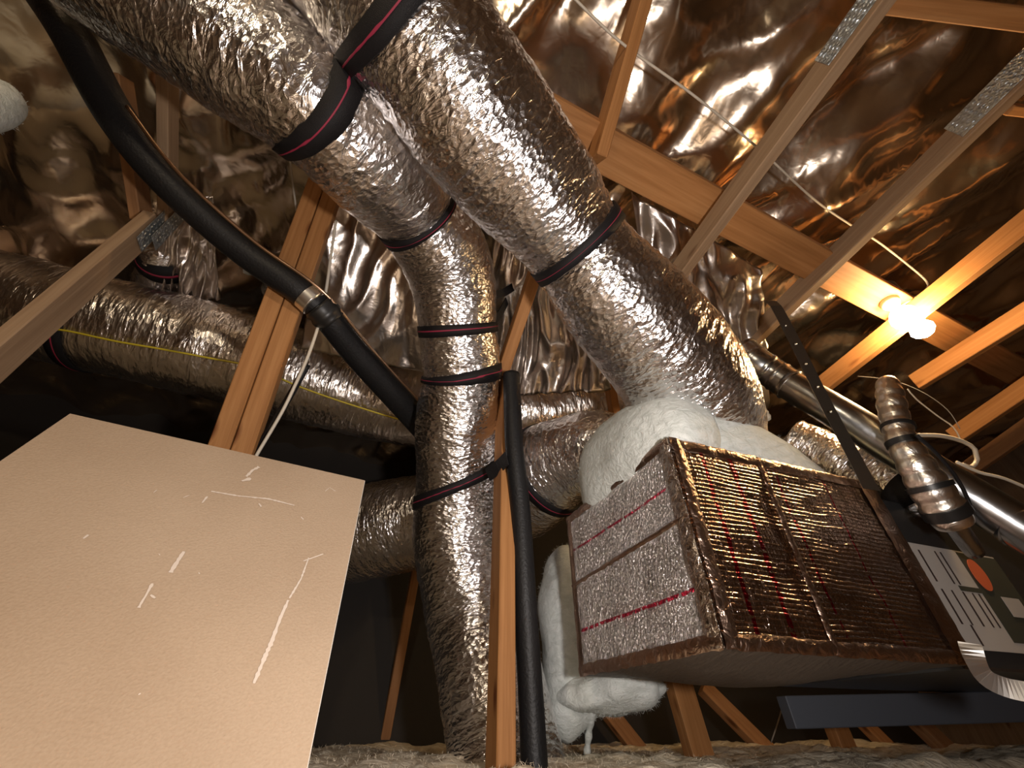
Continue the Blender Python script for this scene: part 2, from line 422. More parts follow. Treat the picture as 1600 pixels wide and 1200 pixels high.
beam('plank', pa-d*.4, pb+d*1.3, .14, .036, d.cross(Z), 'wood', 'wide flat plank crossing over the truss members behind the bulb', 'beam')
pa, pb = PZ(1380, 2, 1.5), PZ(1660, 38, 1.5); d = (pb-pa).normalized()
beam('brace', pa, pb+d*.8, .05, .038, d.cross(Z), 'wood', 'thin brace along the top right corner joining the plated truss member', 'beam')
pa, pb = PT(1572, 170, 1.63), PT(1640, 178, 1.9)
beam('brace', pa, pb, .03, .03, Z, 'wood', 'short orange brace at right edge beside the grey plate', 'beam')

def gusset(parent, px, py, o_, L, H, dirv, off, name='plate'):
    c = PT(px, py, o_) + E1*off
    y = E1.cross(dirv).normalized()
    o = block(name, c, L, H, .0025, dirv.normalized(), y, E1, 'plate', parent, .0006)
    o['label'] = 'galvanised toothed plate'
    # rows of punched teeth
    vs, fs = [], []
    nx, ny = max(3, int(L/.022)), max(2, int(H/.018))
    for i in range(nx):
        for j in range(ny):
            cc = c + dirv.normalized()*((i+.5)/nx-.5)*L*.94 + y*((j+.5)/ny-.5)*H*.9 + E1*math.copysign(.0015, off)
            k = len(vs); a = dirv.normalized()*.006; b_ = y*.0022; n_ = E1*math.copysign(.003, off)
            vs += [cc-a-b_, cc+a-b_, cc+a+b_, cc-a+b_, cc+n_]; fs += [(k, k+1, k+4), (k+1, k+2, k+4), (k+2, k+3, k+4), (k+3, k, k+4)]
    t_ = link('teeth', pydata('teeth', vs, fs), M['plate'], o)
    t_['kind'] = 'stuff'
    return o
d2 = (PT(1372, 0, .98)-PT(1060, 425, .98)).normalized()
gusset(w2, 1345, 30, .98, .22, .075, d2, -.021)
d3 = (PT(1595, 120, 1.61)-PT(1150, 553, 1.61)).normalized()
gusset(w3, 1575, 133, 1.61, .30, .085, d3, -.021)

# left truss: vertical post, plated node, second member above
OL = -.925
lp = truss_beam('truss_post', (-40, 590), (233, 352), OL, 'grey and orange edged truss post at left edge rising to a plated joint', 'wood_dull', (1.0, .02))
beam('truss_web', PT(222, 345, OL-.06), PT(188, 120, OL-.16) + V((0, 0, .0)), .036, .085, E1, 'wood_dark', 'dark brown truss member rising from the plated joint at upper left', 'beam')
beam('truss_web', PT(262, 350, OL+.02), PT(262, 120, OL+.02), .036, .07, E1, 'wood_dull', 'shadowed truss member right of the plated joint at upper left', 'beam')
gusset(lp, 240, 342, OL, .30, .06, V((0, 0, 1)), .027)
gusset(lp, 262, 342, OL+.02, .30, .06, V((0, 0, 1)), .024)

# double post that carries the hose
pa, pb = P(512, 285, 1.72), P(352, 735, 1.33)
post = empty('double_post', pb, 'orange double timber post left of centre, two plies side by side behind the black hose', 'post')
dd = (pa-pb).normalized()
pbe = pb - dd*.30
for k, sgn in enumerate((-1, 1)):
    beam('ply', pbe, pa+dd*.12, .061, .06, E1, 'wood', None, parent=post, shift=(sgn*.0325, 0))
# centre post
cb = P(783, 1100, 1.14); cb.z = CZ+FLOOR
ct = V((cb.x, cb.y, CZ+1.18))
beam('post', cb, ct, .052, .09, E1, 'wood', 'orange timber post standing right of the vertical foil duct', 'post')
beam('truss_web', P(783, 585, 1.86), P(858, 360, 1.74), .05, .06, E1, 'wood', 'leaning brown timber above the centre post, under the right hand duct', 'beam')
beam('stud', P(938, 520, 2.3), P(968, 690, 2.2), .045, .05, E1, 'wood', 'small brown stud seen between the right hand duct and the white wool', 'post')
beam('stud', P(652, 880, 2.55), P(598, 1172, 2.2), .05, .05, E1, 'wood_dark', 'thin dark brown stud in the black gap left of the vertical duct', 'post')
# posts below the plenum
def low_post(a, b_, d0, d1, wd, dp, mat, label):
    pa, pb = P(*a, d0), P(*b_, d1); u = (pb-pa).normalized()
    ex = max(0, (pb.z-(CZ+FLOOR))/max(.05, -u.z))
    return beam('support_post', pa-u*.05, pb+u*min(ex, .5), wd, dp, E1, mat, label, 'post')
low_post((1062, 1075), (1100, 1205), 1.75, 1.62, .10, .06, 'wood', 'light timber post under the front of the foil plenum box')
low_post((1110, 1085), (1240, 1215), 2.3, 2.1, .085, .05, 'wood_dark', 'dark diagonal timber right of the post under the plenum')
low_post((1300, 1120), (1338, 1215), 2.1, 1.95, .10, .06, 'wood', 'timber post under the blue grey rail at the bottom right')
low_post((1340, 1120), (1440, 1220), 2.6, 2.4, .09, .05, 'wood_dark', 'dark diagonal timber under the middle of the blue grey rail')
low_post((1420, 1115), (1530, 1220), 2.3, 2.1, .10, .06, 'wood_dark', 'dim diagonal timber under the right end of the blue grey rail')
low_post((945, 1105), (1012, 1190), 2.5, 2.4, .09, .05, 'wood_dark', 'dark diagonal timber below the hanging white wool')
low_post((1205, 1180), (1225, 1220), 2.2, 2.1, .06, .05, 'wood', 'short timber stub at bottom edge below the plenum')

# ------------------------------------------------------------------ ducts
D1pts = [(0, -190, 1.02, 212), (150, -75, 1.04, 207), (300, 30, 1.08, 203), (400, 95, 1.12, 200), (490, 158, 1.17, 188), (572, 240, 1.3, 176),
         (625, 298, 1.45, 150), (652, 338, 1.55, 128), (692, 395, 1.66, 138), (710, 450, 1.72, 130), (716, 513, 1.75, 118), (720, 555, 1.77, 120),
         (722, 590, 1.78, 118), (715, 660, 1.8, 128), (714, 757, 1.8, 126), (717, 850, 1.75, 138), (742, 950, 1.65, 150), (765, 1050, 1.5, 162),
         (785, 1150, 1.38, 176), (795, 1240, 1.28, 190)]
d1, DD1 = make_duct('flexible_duct', D1pts, 'silver foil duct from upper left bending down to stand vertical at centre', straps=[
    (488, 150, dict(width=.05, tilt=.05, tilt_dir=-ray(486, 155).normalized())), (652, 338, dict(width=.042)), (716, 512, dict(width=.036)),
    (722, 590, dict(width=.036, tilt=-.02)), (716, 752, dict(width=.05, tilt=-.075))])
D2pts = [(470, -190, .99, 250), (563, -60, 1.03, 245), (655, 60, 1.08, 236), (745, 185, 1.17, 220), (835, 300, 1.28, 190), (900, 383, 1.36, 156),
         (960, 460, 1.40, 176), (1030, 540, 1.46, 190), (1080, 612, 1.53, 186), (1110, 680, 1.60, 160), (1130, 750, 1.62, 130)]
d2_, DD2 = make_duct('flexible_duct', D2pts, 'thick silver foil duct running diagonally from top centre down to the plenum box', straps=[
    (618, 4, dict(width=.052, tilt=.085, tilt_dir=-ray(628, 25).normalized())), (900, 383, dict(width=.05))])
a_ = block('paper_tag', P(1056, 466, 1.27), .032, .002, .022, (RT*.8-UP*.5).normalized(), FW, (UP*.8+RT*.5).normalized(), 'porcelain', d2_, 0)
a_['label'] = 'small white paper tag'
ip = [(1112, 512, 1.40, .004), (1130, 545, 1.44, .008), (1150, 578, 1.48, .009), (1170, 605, 1.51, .011), (1186, 632, 1.54, .014), (1200, 655, 1.56, .012)]
a_ = link('peeking_insulation', tube_mesh('peeking_insulation', [(P(x, y, d), r) for x, y, d, r in ip], 12, .006, lambda r, s: r*(1+.8*noise.noise(V((s*60, 3, 2))))), M['floorwool'], d2_, True)
a_['label'] = 'strip of yellowish insulation peeking out of the seam'
D3pts = [(-90, 440, 1.9, 152), (0, 468, 1.9, 152), (150, 505, 1.95, 150), (300, 540, 2.05, 150), (450, 580, 2.2, 142), (600, 622, 2.35, 132),
         (750, 645, 2.45, 126), (900, 635, 2.55, 118), (985, 600, 2.6, 115)]
d3_, DD3 = make_duct('flexible_duct', D3pts, 'dim foil duct lying level at left behind the hose, yellow cable along it', 'duct_back', straps=[
    (150, 503, dict(width=.06))], nseg=80)
D6pts = [(440, 855, 2.45, 145), (600, 824, 2.35, 142), (720, 802, 2.28, 140), (800, 772, 2.12, 146), (850, 738, 1.98, 146), (890, 715, 1.88, 132),
         (935, 705, 1.78, 125), (985, 725, 1.7, 120)]
d6, DD6 = make_duct('flexible_duct', D6pts, 'lower foil duct passing behind the vertical duct to the white wool', 'duct', straps=[
    (862, 733, dict(width=.045))], nseg=80)
make_duct('flexible_duct', [(240, 475, 2.22, 70), (252, 440, 2.13, 68), (256, 410, 2.02, 64), (250, 385, 1.95, 46)], 'short golden foil duct end above the level duct at left',
          'duct', straps=[(254, 408, dict(width=.06))], nseg=48)
make_duct('flexible_duct', [(1235, 690, 1.85, 70), (1290, 715, 1.75, 78), (1335, 738, 1.65, 76), (1370, 765, 1.55, 70)], 'short foil duct between the white wool and the hanger strap',
          'duct', nseg=48)
make_duct('flexible_duct', [(1345, 715, 1.6, 50), (1385, 742, 1.52, 66), (1420, 765, 1.45, 70), (1455, 800, 1.4, 60)], 'short foil duct right of the hanger strap under the grey flue',
          'duct', straps=[(1425, 770, dict(width=.05, label='black tape band', stripe=False))], nseg=48)

# ------------------------------------------------------------------ black insulated hose with copper line
hp = [(70, -10, 1.27, .054), (112, 55, 1.26, .053), (180, 180, 1.28, .052), (262, 285, 1.33, .050), (380, 392, 1.43, .049), (487, 470, 1.50, .049), (560, 556, 1.66, .052), (650, 655, 1.92, .058), (700, 712, 2.06, .06)]
hose = empty('refrigerant_hose', P(487, 470, 1.48), 'black foam hose running diagonally down from upper left across the double post', 'hose')
link('foam_sleeve', tube_mesh('foam_sleeve', [(P(x, y, d), r) for x, y, d, r in hp], 28, .02), M['rubber'], hose, True)
cp = [(P(x+18, y-14, d-.035) , .0055) for x, y, d, r in hp[2:]]
link('copper_line', tube_mesh('copper_line', cp, 10, .02), M['copper'], hose, True)['label'] = 'thin copper pipe alongside the sleeve'
a, b_ = P(478, 462, 1.48), P(491, 474, 1.485)
link('clamp', tube_mesh('clamp', [(a, .050), (b_, .050)], 28), M['bright_metal'], hose, True)['label'] = 'bright metal clamp band'
a, b_ = P(496, 478, 1.485), P(520, 503, 1.515)
link('tape_wrap', tube_mesh('tape_wrap', [(a, .050), (a.lerp(b_, .5), .056), (b_, .049)], 28, .01, lambda r, s: r+.004*math.sin(s*180)), M['black_plastic'], hose, True)['label'] = 'lumpy shiny black tape wrap'
pp = [(799, 585, 1.70, .034), (803, 690, 1.56, .034), (813, 800, 1.45, .035), (821, 950, 1.3, .036), (830, 1100, 1.18, .036), (838, 1260, 1.06, .036)]
o = link('black_pipe', tube_mesh('black_pipe', [(P(x, y, d), r) for x, y, d, r in pp], 28, .02), M['rubber'], None, True)
tag(o, 'black foam covered pipe standing right beside the centre post', 'pipe')

# ------------------------------------------------------------------ plenum box (foil faced) and air handler
A = W(.42*.935+.975*.355, -.42*.355+.975*.935, 0); A.z = CZ
ao, as_ = .42*.935+.975*.355, -.42*.355+.975*.935
Lb, Db, z0, z1 = .78, .60, .125, .61
plen = empty('plenum_box', W(ao+.4, as_+.3, z0), 'foil faced square plenum box with red printed lines, right of centre', 'plenum')
def face(name, o0, s0, o1, s1, mat, nx=90, ny=60):
    L = math.hypot(o1-o0, s1-s0); fl = []
    nrm = (W(o1, s1, 0)-W(o0, s0, 0)).cross(Z).normalized()
    def fn(a, b_):
        p = W(o0+(o1-o0)*a, s0+(s1-s0)*a, z0+(z1-z0)*b_)
        e = min(a, 1-a, b_, 1-b_)
        p += nrm*(noise.noise(V((a*L*7, b_*5, o0*9)))*.006 + noise.noise(V((a*L*30, b_*22, o0*9)))*.002)*min(1, e*12)
        fl.append((a*L, b_*(z1-z0), 0)); return p
    me = grid_mesh(name, nx, ny, fn); set_flow(me, fl); return link(name, me, M[mat], plen, True)
face('end_panel', ao, as_+Db, ao, as_, 'plen_left')
face('side_panel', ao, as_, ao+Lb, as_, 'plen_right')
face('back_panel', ao+Lb, as_+Db, ao, as_+Db, 'plen_right', 20, 12)
q = [W(ao, as_, z0), W(ao+Lb, as_, z0), W(ao+Lb, as_+Db, z0), W(ao, as_+Db, z0)]
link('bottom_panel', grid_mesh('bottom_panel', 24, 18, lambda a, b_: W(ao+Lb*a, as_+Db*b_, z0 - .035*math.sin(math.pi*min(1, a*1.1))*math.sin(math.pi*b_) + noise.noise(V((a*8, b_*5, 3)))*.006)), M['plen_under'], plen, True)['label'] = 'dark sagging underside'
link('top_panel', grid_mesh('top_panel', 4, 4, lambda a, b_: W(ao+Lb*a, as_+Db*b_, z1-.004)), M['plen_right'], plen)
def tape(p0, p1, nrm, wd, mat='tape', label='foil tape strip'):
    d = (p1-p0); x = d.normalized(); y = nrm.cross(x).normalized(); L = d.length
    nx = max(6, int(L/.012))
    vs, fs = [], []
    for i in range(nx+1):
        e = .004*noise.noise(V((i*.6, L*7, p0.x*9))); lift = .0025+.0018*noise.noise(V((i*.35, 5, p0.y*9)))
        c = p0 + x*L*i/nx
        vs += [c-y*(wd/2+e)-nrm*.001, c-y*wd*.2+nrm*lift, c+y*wd*.2+nrm*lift*1.3, c+y*(wd/2-e)-nrm*.001]
    for i in range(nx):
        for k in range(3): fs.append((i*4+k, i*4+k+1, i*4+k+5, i*4+k+4))
    o = link('tape_strip', pydata('tape_strip', vs, fs), M[mat], plen, True); o['label'] = label; return o
nl, nr = -E1, -E2
e_ = .004
tape(W(ao-e_, as_+.02, z0), W(ao-e_, as_+.02, z1), nl, .045, 'tape', 'silver tape down the near edge of the end')
tape(W(ao+.025, as_-e_, z0), W(ao+.025, as_-e_, z1), nr, .034, 'tape_brown', 'brown tape down the near edge of the side')
tape(W(ao-e_, as_+Db, z1-.012), W(ao-e_, as_, z1-.012), nl, .028, 'tape_brown', 'tape along the top of the end')
tape(W(ao-e_, as_+Db-.012, z0), W(ao-e_, as_+Db-.012, z1), nl, .03, 'tape_brown', 'tape down the far edge of the end')
tape(W(ao-e_, as_+Db, z0+.012), W(ao-e_, as_, z0+.012), nl, .03, 'tape_brown', 'tape along the bottom of the end')
tape(W(ao-e_, as_+Db, .375), W(ao-e_, as_, .395), nl, .012, 'tape_brown', 'thin crease tape across the middle of the end')
tape(W(ao, as_-e_, z1-.012), W(ao+Lb, as_-e_, z1-.012), nr, .03, 'tape_brown', 'tape along the top of the side')
tape(W(ao+.31, as_-e_, z0), W(ao+.31, as_-e_, z1), nr, .02, 'tape_brown', 'narrow tape down the middle of the side')
tape(W(ao+Lb-.03, as_-e_-.002, z0), W(ao+Lb-.03, as_-e_-.002, z1), nr, .07, 'tape_brown', 'wide wrinkled tape where the plenum joins the air handler')
tape(W(ao, as_-e_, z0+.012), W(ao+Lb, as_-e_, z0+.012), nr, .03, 'tape_brown', 'tape along the bottom of the side')
# air handler
ah = empty('air_handler', W(ao+1.4, as_+.3, z0), 'dark steel air handler cabinet joined to the right end of the plenum', 'air handler')
c = W(ao+Lb+.75, as_+.335, .355)
block('cabinet', c, 1.46, .60, .47, E1, E2, Z, 'cabinet', ah, .006)
ny_ = as_+.035-.003
def lab(name, o0, o1, za, zb, mat, parent, off=0., th=.002, label=None):
    o = block(name, W(ao+Lb+(o0+o1)/2, ny_-off, (za+zb)/2), o1-o0, th, zb-za, E1, E2, Z, mat, parent, 0)
    if label: o['label'] = label
    return o
lb = lab('rating_label', .045, .50, .165, .445, 'label', ah, 0, .003, 'pale grey label of dark text columns')
for (o0, o1, za, zb) in [(.105, .112, .335, .425), (.185, .191, .335, .43), (.212, .218, .335, .43), (.105, .112, .225, .315), (.15, .156, .225, .315), (.20, .207, .225, .315), (.245, .251, .225, .315), (.275, .281, .225, .315),
                         (.14, .147, .175, .225)]:
    lab('text_column', o0, o1, za, zb, 'ink', lb, .0025, .001)
lab('text_bar', .20, .33, .318, .332, 'green', lb, .0025, .001)
lab('text_panel', .30, .50, .19, .44, 'green', lb, .0022, .001)
bm = bmesh.new(); bmesh.ops.create_cone(bm, cap_ends=True, segments=24, radius1=.035, radius2=.035, depth=.002)
me = bpy.data.meshes.new('sticker'); bm.to_mesh(me); bm.free()
st = link('sticker', me, M['orange']); st.matrix_world = basis(W(ao+Lb+.345, ny_-.005, .375), E1, Z*1.35, E2); mw = st.matrix_world.copy(); st.parent = lb
st.matrix_parent_inverse = lb.matrix_world.inverted(); st.matrix_world = mw; st['label'] = 'orange oval sticker'
lab('text_panel', .38, .47, .26, .315, 'label', lb, .005, .001)
# support rail below
ra_, rb_ = P(1228, 1113, 1.62), P(1625, 1103, 1.75); d = (rb_-ra_).normalized()
rl = beam('support_rail', ra_, rb_+d*.5, .10, .06, Z, 'rail', 'blue grey steel rail under the air handler at the bottom right', 'rail')

# ------------------------------------------------------------------ white glass wool
def wool_blob(name, c, axes, label, amp=.04, seed=0, fib=4000, sub=5, parent=None):
    bm = bmesh.new(); bmesh.ops.create_icosphere(bm, subdivisions=sub, radius=1)
    R = (axes[0].length+axes[1].length+axes[2].length)/3
    for v in bm.verts:
        n_ = v.co.normalized(); sx = [math.copysign(abs(k)**.85, k) for k in n_]
        p = axes[0]*sx[0] + axes[1]*sx[1] + axes[2]*sx[2]
        q = p*4.2 + V((seed*7.3, seed*1.7, 0)); q2 = p*14 + V((seed, 0, 3))
        p = p*(1 + (amp/R)*(noise.noise(q)*1.2 + noise.noise(q2)*.22) + .004*noise.noise(p*40)/max(R*6, .5))
        v.co = c + p
    bm.normal_update()
    pts = [(v.co.copy(), v.normal.copy()) for v in bm.verts]
    me = bpy.data.meshes.new(name); bm.to_mesh(me); bm.free()
    o = link(name, me, M['wool'], parent, True)
    if label: tag(o, label, 'insulation')
    if fib:
        f_ = link('loose_fibers', fibers_mesh('loose_fibers', pts, fib, .006, .02, .0005), M['wool'], o); f_['kind'] = 'stuff'
    return o
wool_blob('wool_batt', W(ao+.14, as_+.28, .70), (E1*.17, E2*.30, Z*.19), 'white wool batt on the near left top of the plenum box', .03, 1)
wool_blob('wool_batt', W(ao+.43, as_+.16, .66), (E1*.36+Z*-.07, E2*.15, Z*.20+E1*-.07), 'pale blue white wool batt on top of the plenum right of the duct', .02, 2)
wool_blob('wool_batt', P(893, 985, 1.66), (E1*.13, E2*.12, Z*.31), 'white wool hanging down behind the left end of the plenum', .04, 3)
wool_blob('wool_batt', P(955, 1078, 1.5), (E1*.19+Z*.02, E2*.16, Z*.065), 'torn white wool sagging under the plenum bottom corner', .10, 4, 6000)
# strand dripping from it
sp = [(P(925, 1100, 1.46), .02), (P(922, 1130, 1.46), .013), (P(918, 1165, 1.46), .011), (P(916, 1205, 1.46), .014)]
o = link('wool_strand', tube_mesh('wool_strand', sp, 10, .01, lambda r, s: r*(1+.35*noise.noise(V((s*40, 1, 2))))), M['wool'], None, True)
tag(o, 'thin wisp of white wool dangling below the plenum', 'insulation')
wool_blob('wool_batt', P(-22, 168, 1.42), (E1*.07, E2*.07, Z*.13), 'grey white wool tuft at the far left edge near the roof', .02, 5, 600, 4)

# ------------------------------------------------------------------ drywall hatch panel
R_ = V((-.38, 1.0, CZ+.5)); dn = -V((-.2, .454, 1.025)).normalized(); lf = V((-.89, -.45, 0)).normalized()
pr = P(571, 750, 1.09); pl_ = P(109, 645, .885)
lf = (pl_-pr).normalized(); Wp = (pl_-pr).length; Hp = .74
dn = (dn - lf*dn.dot(lf)).normalized()
nrm = lf.cross(dn).normalized()
if nrm.dot(CAM-pr) < 0: nrm = -nrm
pc = pr + lf*Wp/2 + dn*Hp/2 - nrm*.007
panel = empty('drywall_panel', pr + lf*Wp/2 + dn*Hp, 'tan drywall hatch panel with white scuffs leaning at lower left', 'panel')
block('paper_face', pc+nrm*.0055, Wp-.003, Hp-.003, .002, lf, dn, nrm, 'panel', panel, 0)
block('gypsum_core', pc, Wp, Hp, .011, lf, dn, nrm, 'gypsum', panel, .001)['label'] = 'white crumbly core edge'
def on_panel(px, py):
    r = ray(px, py); t = (pr-CAM).dot(nrm)/r.dot(nrm); return CAM + r*t
def scuff(path, w0, rag=.5):
    pts = [on_panel(*p) for p in path]; vs, fs = [], []; n = 0
    for a, b_ in zip(pts, pts[1:]):
        k = max(2, int((b_-a).length/.004))
        for i in range(k + (b_ is pts[-1])):
            p = a.lerp(b_, i/k); d = (b_-a).normalized(); sd = d.cross(nrm)
            ww = w0*(.35+.9*abs(noise.noise(V((n*.55, path[0][0], 1))))+rag*.3*random.random())
            vs += [p-sd*ww+nrm*.0008, p+sd*ww*random.uniform(.6, 1)+nrm*.0008]; n += 1
    for i in range(n-1): fs.append((2*i, 2*i+1, 2*i+3, 2*i+2))
    return link('scuff_mark', pydata('scuff_mark', vs, fs), M['scuff'], panel)
scuff([(482, 872), (470, 905), (452, 935)], .0026)
scuff([(450, 938), (438, 965), (425, 1000), (408, 1040), (396, 1068)], .0048)
scuff([(474, 877), (505, 866)], .0022)
scuff([(287, 862), (275, 880), (266, 895)], .006)
scuff([(238, 912), (228, 930), (216, 950)], .003)
scuff([(130, 842), (138, 836)], .0028)
scuff([(316, 786), (324, 776)], .003)
scuff([(330, 768), (370, 775), (420, 780), (460, 790)], .003)
scuff([(385, 745), (395, 735), (405, 730)], .006)
scuff([(508, 768), (515, 762), (524, 768)], .0016)
scuff([(378, 752), (392, 748)], .006)
scuff([(235, 930), (242, 935)], .003)
scuff([(216, 1086), (220, 1084)], .002)
scuff([(240, 770), (245, 766)], .0015); scuff([(286, 778), (296, 774)], .0012); scuff([(470, 808), (474, 812)], .002)
scuff([(404, 787), (408, 792)], .003); scuff([(248, 866), (250, 868)], .0014); scuff([(310, 895), (312, 897)], .0014)

# ------------------------------------------------------------------ bulb
bp = PT(1412, 505, 2.15); 
lamp = empty('light_bulb', bp, 'bare glowing bulb in a holder on the truss member at right', 'lamp')
hd = V((-.25, .1, 1)).normalized()
def turned(name, base, axis, prof, mat, parent, n=24):
    a = axis.orthogonal().normalized(); b_ = axis.cross(a); vs, fs = [], []
    for h, r in prof:
        for j in range(n):
            t = 2*math.pi*j/n; vs.append(base+axis*h+(a*math.cos(t)+b_*math.sin(t))*max(r, .0005))
    for i in range(len(prof)-1):
        for j in range(n): fs.append((i*n+j, i*n+(j+1) % n, (i+1)*n+(j+1) % n, (i+1)*n+j))
    fs.append(tuple(range(n))[::-1]); fs.append(tuple(range((len(prof)-1)*n, len(prof)*n)))
    return link(name, pydata(name, vs, fs), M[mat], parent, True)
jx = PT(1388, 468, 2.08) + E1*-.02
turned('junction_box', jx, Z, [(.0, .0), (.0, .062), (.003, .066), (.045, .066), (.047, .062)], 'box_shade', lamp)['label'] = 'round junction box blackened to carry the shadow of its fixture'
gb = P(1412, 494, (bp-CAM).dot(FW)-.08)
ax = (jx-gb).normalized()
turned('lamp_holder', gb+ax*.045, ax, [(0, .019), (.02, .022), (.04, .034), (.06, .04)], 'porcelain', lamp)
turned('bulb_glass', gb+ax*.045, -ax, [(-.01, .014), (.002, .02), (.015, .038), (.035, .050), (.055, .054), (.075, .050), (.092, .038), (.103, .018), (.106, 0)], 'bulb', lamp)
g2 = P(1438, 512, (bp-CAM).dot(FW)-.06)
turned('bulb_glass', g2+V((-.01, 0, .03)), V((.3, 0, -1)).normalized(), [(-.03, .014), (0, .02), (.018, .036), (.04, .046), (.06, .040), (.075, .022), (.08, 0)], 'bulb', lamp)
cable('lamp_cable', [(880, -20, 1.20), (970, 66, 1.29), (1085, 150, 1.40), (1185, 232, 1.53), (1270, 310, 1.69), (1330, 352, 1.8), (1372, 378, 1.88), (1420, 415, 1.97), (1448, 440, 1.95), (1447, 452, 1.93), (1425, 468, 1.93), (1400, 482, 1.95)], .0042, 'white_cable', 'pale cable strung under the roof foil from the top edge to the bulb')

# ------------------------------------------------------------------ cables
cable('yellow_cable', [(60, 512, 1.72), (105, 517, 1.72), (180, 533, 1.74), (250, 545, 1.78), (330, 560, 1.84), (400, 575, 1.9), (470, 605, 1.98), (560, 636, 2.08), (650, 662, 2.16), (740, 676, 2.22), (800, 673, 2.2), (832, 668, 2.2)], .0042, 'yellow_cable', 'yellow cable running along the dim level duct at left')
cable('white_cable', [(452, 240, 1.7), (458, 290, 1.68), (466, 350, 1.66), (473, 405, 1.63), (477, 440, 1.62), (480, 480, 1.66)], .004, 'grey_cable', 'thin grey cable hanging left of the double post, nearest the hose')
cable('white_cable', [(494, 270, 1.72), (480, 330, 1.68), (475, 390, 1.64), (476, 440, 1.62), (478, 470, 1.66)], .004, 'grey_cable', 'thin curved grey cable close against the left edge of the double post')
cable('white_cable', [(525, 345, 1.62), (517, 400, 1.58), (510, 450, 1.54), (500, 500, 1.5), (482, 555, 1.46), (462, 600, 1.43), (440, 645, 1.4), (404, 706, 1.36), (385, 740, 1.34)], .0055, 'white_cable', 'white cable running down the right side of the double post')
cable('black_tube', [(480, 570, 1.5), (455, 615, 1.46), (428, 660, 1.43), (395, 715, 1.38), (380, 740, 1.36)], .012, 'rubber', 'black tube beside the white cable below the hose clamp', 'hose')
cable('white_cable', [(1432, 680, 1.5), (1470, 681, 1.52), (1505, 690, 1.55), (1523, 702, 1.55), (1527, 718, 1.54), (1518, 730, 1.52), (1505, 726, 1.5)], .0075, 'white_cable', 'looped white cable end above the grey flue at right')
cable('white_cable', [(1495, 722, 1.36), (1530, 738, 1.36), (1570, 748, 1.36), (1625, 772, 1.36)], .005, 'white_cable', 'white cable lying along the top of the grey flue')
cable('string', [(1340, 588, 1.9), (1392, 594, 1.8), (1440, 612, 1.75), (1480, 640, 1.72), (1500, 670, 1.7)], .0016, 'grey_cable', 'thin string passing behind the ribbed pipe at right', 'string')
cable('string', [(1418, 608, 1.6), (1432, 624, 1.6), (1465, 650, 1.6), (1490, 668, 1.6), (1502, 690, 1.6)], .0024, 'white_cable', 'loose bent string end right of the ribbed pipe', 'string')
cable('black_cable', [(1432, 680, 1.2), (1460, 705, 1.2), (1490, 740, 1.2), (1510, 775, 1.2), (1516, 800, 1.2), (1500, 822, 1.2)], .005, 'strap', 'black cable looping from the ribbed pipe over the grey flue')
cable('string', [(1224, 1100, 2.0), (1215, 1130, 2.0), (1205, 1160, 2.0)], .003, 'grey_cable', 'thin string hanging below the plenum near the rail', 'string')

# ------------------------------------------------------------------ flue and ribbed pipe
fl = empty('flue_pipe', P(1400, 705, 1.5), 'dark shiny grey metal flue pipe with a jointed elbow at right', 'pipe')
fp = [(1228, 598, 1.72), (1320, 652, 1.55), (1450, 735, 1.38), (1600, 828, 1.22), (1700, 890, 1.14)]
link('pipe_run', tube_mesh('pipe_run', [(P(x, y, d), .061) for x, y, d in fp], 32, .03), M['flue'], fl, True)
ep = [(1160, 548, 1.86), (1182, 566, 1.8), (1205, 582, 1.77), (1235, 602, 1.71)]
link('elbow', tube_mesh('elbow', [(P(x, y, d), .063) for x, y, d in ep], 28, .006, lambda r, s: r+.004*(1 if (s % .06) < .010 else 0)), M['flue'], fl, True)['label'] = 'ribbed adjustable elbow'
for x, y, d in ((1250, 611, 1.68), (1590, 822, 1.228)):
    a = P(x, y, d); b_ = P(x+9, y+5.5, d-.015)
    link('joint_band', tube_mesh('joint_band', [(a, .0635), (b_, .0635)], 28), M['flue'], fl, True)
rp = [(1386, 596, 1.42, .026), (1390, 615, 1.38, .034), (1397, 650, 1.34, .036), (1410, 690, 1.29, .037), (1430, 725, 1.25, .042), (1455, 765, 1.22, .047), (1475, 795, 1.2, .048), (1492, 820, 1.19, .040)]
rb = empty('ribbed_pipe', P(1410, 690, 1.29), 'small shiny ribbed aluminium pipe curving over the grey flue', 'pipe')
link('pipe_run', tube_mesh('pipe_run', [(P(x, y, d), r) for x, y, d, r in rp], 32, .004, lambda r, s: r*(1+.11*abs(math.sin(s*75))+.04*noise.noise(V((s*30, 0, 0))))), M['alu'], rb, True)
def band_on(pts, i, f, wd, mat, parent, name='band', grow=1.14, label=None):
    a0, a1 = pts[i], pts[i+1]
    p0, p1 = P(*a0[:3]), P(*a1[:3]); c = p0.lerp(p1, f); r = (a0[3]*(1-f)+a1[3]*f)*grow; d = (p1-p0).normalized()
    o = link(name, tube_mesh(name, [(c-d*wd/2, r), (c+d*wd/2, r)], 28), M[mat], parent, True)
    if label: o['label'] = label
for i, f, wd in ((2, .45, .012), (3, .05, .016), (4, .9, .014), (6, .1, .03)):
    band_on(rp, i, f, wd, 'black_plastic', rb, 'band', 1.2, 'black tie band')
# pipe end fitting that goes into the cabinet
o = link('tailpipe', tube_mesh('tailpipe', [(P(1480, 805, 1.24), .03), (P(1495, 825, 1.24), .028), (P(1512, 848, 1.25), .026), (P(1522, 862, 1.26), .024)], 24, .02), M['flue'], rb, True)
o['label'] = 'smooth grey tail end'

